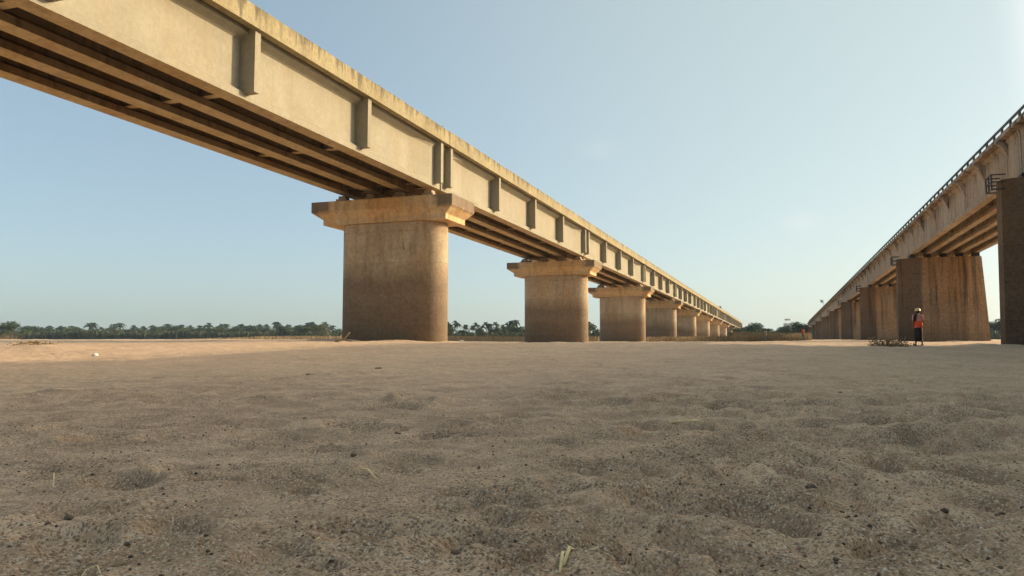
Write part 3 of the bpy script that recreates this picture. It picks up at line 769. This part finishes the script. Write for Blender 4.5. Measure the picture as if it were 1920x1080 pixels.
def straw(pts, r, label, name='straw', mat='straw', cat='straw'):
    P = []
    for (px, py, dz) in pts:
        X, Y = px_ground(px, py); P.append(Vector((X, Y, hz(X, Y) + dz)))
    c = P[0].copy(); m = MB().tube([p - c for p in P], r * 1.2, 6)
    o = m.build(name, M[mat], smooth=True); o.location = c; tag(o, label, cat); return o
straw([(1255, 791, .012), (1305, 788, .022), (1362, 785, .012)], .007, 'long pale straw lying flat left of the disturbed sand')
straw([(1050, 1082, .003), (1055, 1066, .010), (1062, 1046, .014)], .0028, 'upright dry stem of the broken straw at the bottom')
straw([(1056, 1074, .004), (1068, 1060, .008), (1082, 1050, .008)], .0034, 'short leaning piece of dry straw at the bottom')
straw([(1080, 1050, .010), (1100, 1048, .012), (1122, 1050, .009)], .0026, 'thin straw lying sideways at the bottom centre')
straw([(145, 1082, .003), (162, 1068, .012), (182, 1066, .010), (188, 1080, .002)], .0012, 'bent thin straw at the lower left edge')
straw([(676, 880, .006), (690, 885, .008), (705, 892, .006)], .003, 'short straw on the sand left of centre')
straw([(100, 910, .0), (101, 896, .03)], .0018, 'tiny upright dry stalk at left')
straw([(1607, 971, .008), (1612, 968, .010), (1621, 962, .008)], .0026, 'short white stick inside the footprint at right', 'stick', 'white', 'stick')
straw([(900, 938, .006), (925, 945, .005), (955, 948, .004), (984, 940, .006)], .0045, 'yellow green leaf lying in a hollow', 'leaf', 'leaf2', 'leaf')
straw([(590, 1030, .004), (598, 1022, .007), (612, 1016, .004)], .0012, 'thin pale straw left of the bottom centre')

def gravel():
    rn = random.Random(77); m = MB(); spots = []
    shapes = []
    for s_ in range(8):
        b = MB().blob((0, 0, 0), 1, s_ * 5 + 1, 1, .35, (1, .8, .65)); shapes.append((np.array(b.v), b.f))
    n = 17000
    u = np.array([rn.random() for _ in range(n)]); D = 1.25 + 5.8 * u ** 1.5
    a = np.array([rn.uniform(-.72, .72) for _ in range(n)])
    hx = np.array([-math.sin(YAW), math.cos(YAW)]); rx = np.array([math.cos(YAW), math.sin(YAW)])
    X = hx[0] * D + rx[0] * D * a; Y = hx[1] * D + rx[1] * D * a
    keep = (vnoise(X * 1.6, Y * 1.6, 21) + vnoise(X * 4.5, Y * 4.5, 22) * .6 + np.array([rn.uniform(-.35, .35) for _ in range(n)])) > -.05
    X, Y = X[keep], Y[keep]; Z = height(X, Y)
    vs = []; fs = []; c = 0
    for x, y, z in zip(X, Y, Z):
        sv, sf = shapes[rn.randrange(8)]
        r = .0015 + .0048 * rn.random() ** 3.2
        if rn.random() < .012: r *= 1.8
        an = rn.uniform(0, 6.28); ca, sa = math.cos(an), math.sin(an)
        p = sv * r; q = np.stack([p[:, 0] * ca - p[:, 1] * sa + x, p[:, 0] * sa + p[:, 1] * ca + y, p[:, 2] + z + r * .25], 1)
        vs.append(q); fs += [(f[0] + c, f[1] + c, f[2] + c) for f in sf]; c += len(sv)
    me = bpy.data.meshes.new('gravel'); me.from_pydata(np.vstack(vs).tolist(), [], fs)
    me.polygons.foreach_set('use_smooth', [True] * len(me.polygons))
    mt, nt, b = newmat('gravel_grains', .85, .3)
    rnd = nd(nt, 'ShaderNodeNewGeometry').outputs['Random Per Island']
    L(nt, ramp(nt, rnd, [(0, (.08, .06, .045)), (.22, (.16, .115, .08)), (.4, (.34, .24, .15)), (.72, (.48, .35, .23)), (.93, (.62, .5, .36)), (1, (.75, .68, .56))]), b.inputs['Base Color'])
    me.materials.append(mt); o = bpy.data.objects.new('gravel', me); col.objects.link(o)
    tag(o, 'coarse grains and tiny pebbles scattered over the near sand', 'gravel', kind='stuff')
gravel()

# ------------------------------------------------------------------ people
M['skin'] = plain('brown_skin', (.16, .085, .055), .6, .3, .1)
M['orange'] = plain('orange_red_vest', (.75, .11, .05), .8, .2, .12)
M['pinkcloth'] = plain('pink_blouse', (.62, .30, .27), .85, .2, .15)
M['darkcloth'] = plain('dark_skirt', (.03, .025, .028), .9, .2, .2)
M['greycloth'] = plain('grey_trousers', (.10, .12, .13), .9, .2, .2)
M['yellow'] = plain('pale_yellow_helmet', (.66, .48, .20), .45, .5, .06)
M['hair'] = plain('black_hair', (.012, .01, .01), .6, .3, .1)
def skinmesh(name, joints, edges, mat, parent, root=0, sub=2):
    me = bpy.data.meshes.new(name); me.from_pydata([j[0] for j in joints], edges, [])
    o = bpy.data.objects.new(name, me); col.objects.link(o); o.parent = parent
    me.materials.append(mat)
    sk = o.modifiers.new('skin', 'SKIN'); sk.use_smooth_shade = True
    for i, j in enumerate(joints):
        r = j[1] if isinstance(j[1], tuple) else (j[1], j[1]); me.skin_vertices[0].data[i].radius = r
    me.skin_vertices[0].data[root].use_root = True
    sb = o.modifiers.new('sub', 'SUBSURF'); sb.levels = sub; sb.render_levels = sub
    return o
def person(X, Y, H, rz, label, lower, upper, hat=None, stride=.16, bag=False, female=True):
    root = empty('person', (X, Y, bz(X, Y) + .01), rz)   # faces local +Y
    s = H / 1.65
    def P(*a): return tuple(v * s for v in a)
    hipL, hipR = P(-.09, 0, .86), P(.09, 0, .86)
    J = [(P(0, 0, .92), .12 * s), (P(0, -.005, 1.08), (.115 * s, .085 * s)), (P(0, 0, 1.28), (.14 * s, .09 * s)), (P(0, 0, 1.38), (.08 * s, .07 * s)), (P(0, .01, 1.44), .045 * s),
         (P(0, .02, 1.52), (.072 * s, .085 * s)), (P(0, .02, 1.58), (.07 * s, .083 * s)), (P(0, .01, 1.63), (.045 * s, .055 * s))]
    E = [(0, 1), (1, 2), (2, 3), (3, 4), (4, 5), (5, 6), (6, 7)]
    # face: nose and ears
    J += [(P(0, .125, 1.525), .011 * s)]; E += [(5, 8)]
    def chain(start, pts):
        k = start
        for p, r in pts: J.append((p, r)); E.append((k, len(J) - 1)); k = len(J) - 1
        return k
    for sx, st in ((-1, stride), (1, -stride)):
        k = chain(0, [(P(.09 * sx, 0, .84), .088 * s), (P(.095 * sx, st * .5, .50), .058 * s), (P(.095 * sx, st * .6 - .03, .30), .047 * s), (P(.095 * sx, st - .03, .09), .034 * s), (P(.1 * sx, st + .02, .035), .036 * s), (P(.11 * sx, st + .14, .025), (.04 * s, .022 * s))])
    for sx, sw in ((-1, -.08), (1, .10)):
        k = chain(3, [(P(.16 * sx, 0, 1.34), .055 * s), (P(.21 * sx, -.03 + sw * .3, 1.08), .04 * s), (P(.23 * sx, .02 + sw, .86), .027 * s), (P(.232 * sx, .03 + sw, .80), (.02 * s, .036 * s))])
        for f_, (dy, ln) in enumerate(((-.028, .07), (-.010, .08), (.009, .083), (.027, .075))):
            chain(k, [(P(.234 * sx, .03 + sw + dy, .755), .009 * s), (P(.232 * sx, .036 + sw + dy, .755 - ln * .5), .008 * s), (P(.224 * sx, .044 + sw + dy, .755 - ln), .0065 * s)])
        chain(k, [(P(.222 * sx, .075 + sw, .785), .0095 * s), (P(.214 * sx, .085 + sw, .75), .008 * s)])
    skinmesh('body', J, E, M['skin'], root)
    hr = MB().blob(P(0, -.005, 1.555), .108 * s, 3, 3, .03, (.85, 1, 1)); hr.build('hair', M['hair'], root, smooth=True)
    # upper garment: loose tunic / vest lofted around the torso
    def ring(z, rx, ry, n=20, dy=0, fl=0): return [(math.cos(2 * math.pi * i / n) * rx * s * (1 + fl * math.sin(i * 2.3)), dy * s + math.sin(2 * math.pi * i / n) * ry * s * (1 + fl * math.cos(i * 1.7)), z * s) for i in range(n)]
    up = MB(); up.loft([ring(.80, .185, .135, fl=.05), ring(.92, .175, .13, fl=.03), ring(1.05, .155, .115), ring(1.22, .17, .12), ring(1.33, .175, .11), ring(1.40, .11, .085), ring(1.43, .065, .062)])
    up.build('blouse' if female else 'shirt', M['pinkcloth' if female else upper], root, smooth=True)
    for sx, sw in ((-1, -.08), (1, .10)):
        sl = MB(); sl.tube([P(.12 * sx, 0, 1.365), P(.175 * sx, -.005, 1.30), P(.205 * sx, -.03 + sw * .25, 1.12)], [.07 * s, .066 * s, .058 * s], 12); sl.build('sleeve', M['pinkcloth' if female else upper], root, smooth=True)
    if female:
        sk = MB(); sk.loft([ring(.97, .13, .11), ring(.88, .155, .13), ring(.70, .165, .15, fl=.04), ring(.48, .17, .185, fl=.07), ring(.20, .165, .19, fl=.1)]); sk.build('skirt', M[lower], root, smooth=True)
    else:
        for sx, st in ((-1, stride), (1, -stride)):
            tr = MB(); tr.tube([P(.06 * sx, 0, .95), P(.09 * sx, 0, .80), P(.095 * sx, st * .5, .50), P(.095 * sx, st * .95 - .03, .10)], [.12 * s, .105 * s, .08 * s, .065 * s], 12); tr.build('trouser_leg', M[lower], root, smooth=True)
    if hat:
        h = MB(); h.loft([ring(1.545, .128, .150, dy=.01), ring(1.56, .116, .136, dy=.005), ring(1.62, .108, .128), ring(1.665, .08, .10), ring(1.685, .03, .04)]); h.build('helmet', M[hat], root, smooth=True)
    if bag:
        bgm = MB(); bgm.loft([ring(.83, .195, .145, fl=.04), ring(.95, .192, .145, fl=.03), ring(1.07, .175, .132), ring(1.10, .168, .125)]); bgm.build('vest', M['orange'], root, smooth=True)
        sf = MB(); sf.loft([[(-.15 * s, -.06 * s, 1.42 * s), (-.05 * s, -.12 * s, 1.42 * s), (-.05 * s, -.10 * s, 1.42 * s), (-.15 * s, -.02 * s, 1.42 * s)], [(-.22 * s, -.12 * s, 1.28 * s), (-.10 * s, -.15 * s, 1.28 * s), (-.10 * s, -.12 * s, 1.28 * s), (-.22 * s, .02 * s, 1.28 * s)], [(-.235 * s, -.13 * s, 1.12 * s), (-.12 * s, -.15 * s, 1.10 * s), (-.12 * s, -.12 * s, 1.10 * s), (-.235 * s, .0 * s, 1.12 * s)]]); sf.build('scarf', M['darkcloth'], root, smooth=True)
    for sx, st in ((-1, stride), (1, -stride)):
        sh = MB(); sh.loft([[(x * s + .1 * sx * s, (y + st) * s, z * s) for x, y in ((-.042, -.07), (.042, -.07), (.052, .06), (.03, .19), (-.03, .19), (-.052, .06))] for z in (0.0, .028)]); sh.build('sandal', M['darkcloth'], root)
    tag(root, label, 'person'); return root
X, Y = place_px(1721, 34.2); person(X, Y, 1.6, YAW - R(12), 'person in yellow helmet, orange vest and dark skirt walking beside the dry bush', 'darkcloth', 'orange', 'yellow', .13, True)
M['dullred'] = plain('dull_red_shirt', (.42, .10, .06), .9, .2, .15)
X, Y = place_px(1505, 97); person(X, Y, 1.6, YAW + R(10), 'distant person in red orange top and grey trousers near the right bridge', 'greycloth', 'dullred', None, .14, False, False)
X, Y = place_px(1435, 94); person(X, Y, 1.45, YAW + R(60), 'faint distant person in dull brown top in front of the reeds between the bridges', 'greycloth', 'deadwood', None, .1, False, False)

# ------------------------------------------------------------------ distant bits
# water tank
X, Y = place_px(1477.5, 345); wt = empty('water_tank', (X, Y, bz(X, Y)))
M['paleconc'] = plain('pale_plaster', (.55, .55, .53), var=.12, scale=1)
zt = EYE + (652 - 598) * 345 / 1470 - wt.location.z
def disc(m, r, z0, z1, n=20): m.loft([[(math.cos(2 * math.pi * i / n) * r, math.sin(2 * math.pi * i / n) * r, z) for i in range(n)] for z in (z0, z1)])
m = MB(); disc(m, 1.45, zt - .7, zt); m.build('tank_roof', M['paleconc'], wt)
m = MB(); disc(m, 2.0, zt - 3.9, zt - 2.0); m.build('tank', M['paleconc'], wt)
for i in range(6):
    a = i * math.pi / 3; m = MB(); m.tube([(math.cos(a) * 1.5, math.sin(a) * 1.5, -.5), (math.cos(a) * 1.5, math.sin(a) * 1.5, zt - 3.8)], .16, 6); m.build('column', M['paleconc'], wt)
m = MB()
for i in range(4):
    a = i * math.pi / 2 + .4; m.tube([(math.cos(a) * 1.4, math.sin(a) * 1.4, zt - 2.1), (math.cos(a) * 1.4, math.sin(a) * 1.4, zt - .6)], .05, 5)
m.build('roof_posts', M['paleconc'], wt)
tag(wt, 'pale round water tank on columns rising over the trees between the bridges', 'water tank')
# car on the left bridge
car = empty('parked_car', (-16.9, 232, EYE + 10.335)); M['carpaint'] = plain('dark_car_paint', (.05, .055, .06), .3, .5, .05)
m = MB(); pr = [(-2.1, .35), (-2.1, .8), (-1.9, .95), (-1.2, 1.0), (-.6, 1.48), (.9, 1.5), (1.5, 1.02), (2.0, .92), (2.1, .6), (2.1, .35)]
m.loft([[(x, y, z) for y, z in pr] for x in (-.82, .82)]); m.build('body', M['carpaint'], car, bevel=.06)
M['glass'] = plain('car_glass', (.02, .025, .03), .1, .6, .05)
for x in (-.826, .826):
    g = MB().add([(x, -1.0, 1.02), (x, -.55, 1.42), (x, .85, 1.43), (x, 1.3, 1.03)], [(0, 1, 2, 3)]); g.build('window', M['glass'], car)
for x in (-.75, .75):
    for y in (-1.3, 1.3):
        wm = MB(); wm.loft([[(x + dx, y + math.cos(t * .3927) * .33, .33 + math.sin(t * .3927) * .33) for t in range(16)] for dx in (-.1, .1)]); wm.build('wheel', M['hair'], car)
tag(car, 'small dark car roof showing over the parapet of the left bridge', 'car')
# pale flag on the right bridge railing
fl = empty('flag', (9.75, 37 + 5.35 * RS, EYE + 9.33))
m = MB(); m.tube([(0, 0, 0), (-.15, 0, 2.1)], .03, 5); m.build('pole', M['steel'], fl)
m = MB(); m.loft([[(-.12 - .02, .01, 1.3), (-.15, .01, 2.05), (-.16, -.01, 2.05), (-.13, -.01, 1.3)], [(-.45, .06, 1.45), (-.5, .06, 2.1), (-.5, .04, 2.1), (-.45, .04, 1.45)], [(-.75, -.02, 1.55), (-.8, -.02, 2.2), (-.8, -.04, 2.2), (-.75, -.04, 1.55)]]); m.build('cloth', M['paleconc'], fl)
tag(fl, 'small pale flag leaning above the right bridge railing', 'flag')
# bird over railing
bd = empty('bird', (9.55, 28.7, EYE + 10.42)); m = MB(); m.blob((0, 0, 0), .05, 2, 2, .05, (.8, 1.6, .8)); m.blob((0, .09, .035), .028, 3, 2, .05); m.add([(-.02, -.06, 0), (.02, -.06, 0), (.03, -.17, -.01), (-.03, -.17, -.01)], [(0, 1, 2, 3)])
m.tube([(.01, 0, -.03), (.01, 0, -.09)], .004, 4); m.build('body', M['hair'], bd, smooth=True)
bd.location = (9.75, 28.9, EYE + 10.13)
tag(bd, 'tiny dark bird perched on the railing of the right bridge', 'bird')
# weeds on the left parapet
for (yy, s_, lb) in ((28.2, 1, 'tiny weed growing on the left parapet above the third side fin'), (34.6, .8, 'tiny weed on the left parapet above the nearest pier'), (50.5, .9, 'small weed on the left parapet beyond the nearest pier')):
    wd_ = empty('parapet_weed', (-15.5, yy, EYE + 10.74)); rn2 = random.Random(int(yy)); m = MB()
    for _ in range(9):
        a = rn2.uniform(0, 6.28); m.tube([(0, 0, -.03), (math.cos(a) * .03, math.sin(a) * .03, .07 * s_), (math.cos(a) * .08, math.sin(a) * .08, .12 * s_)], [.007, .006, .003], 4)
    m.build('stalks', M['scrub'], wd_); tag(wd_, lb, 'weed')

# ------------------------------------------------------------------ air
hm = bpy.data.materials.new('haze_air'); hm.use_nodes = True; hn = hm.node_tree; hn.nodes.clear()
ho = hn.nodes.new('ShaderNodeOutputMaterial'); hv = hn.nodes.new('ShaderNodeVolumePrincipled')
hv.inputs['Color'].default_value = (.62, .80, 1.0, 1); hv.inputs['Density'].default_value = .00018; hv.inputs['Anisotropy'].default_value = .2
hn.links.new(hv.outputs[0], ho.inputs['Volume'])
hb = MB().box(-5200, 5200, -5200, 5200, -4, 60).build('haze', hm); tag(hb, 'thin bluish haze in the air over the riverbed', kind='stuff')
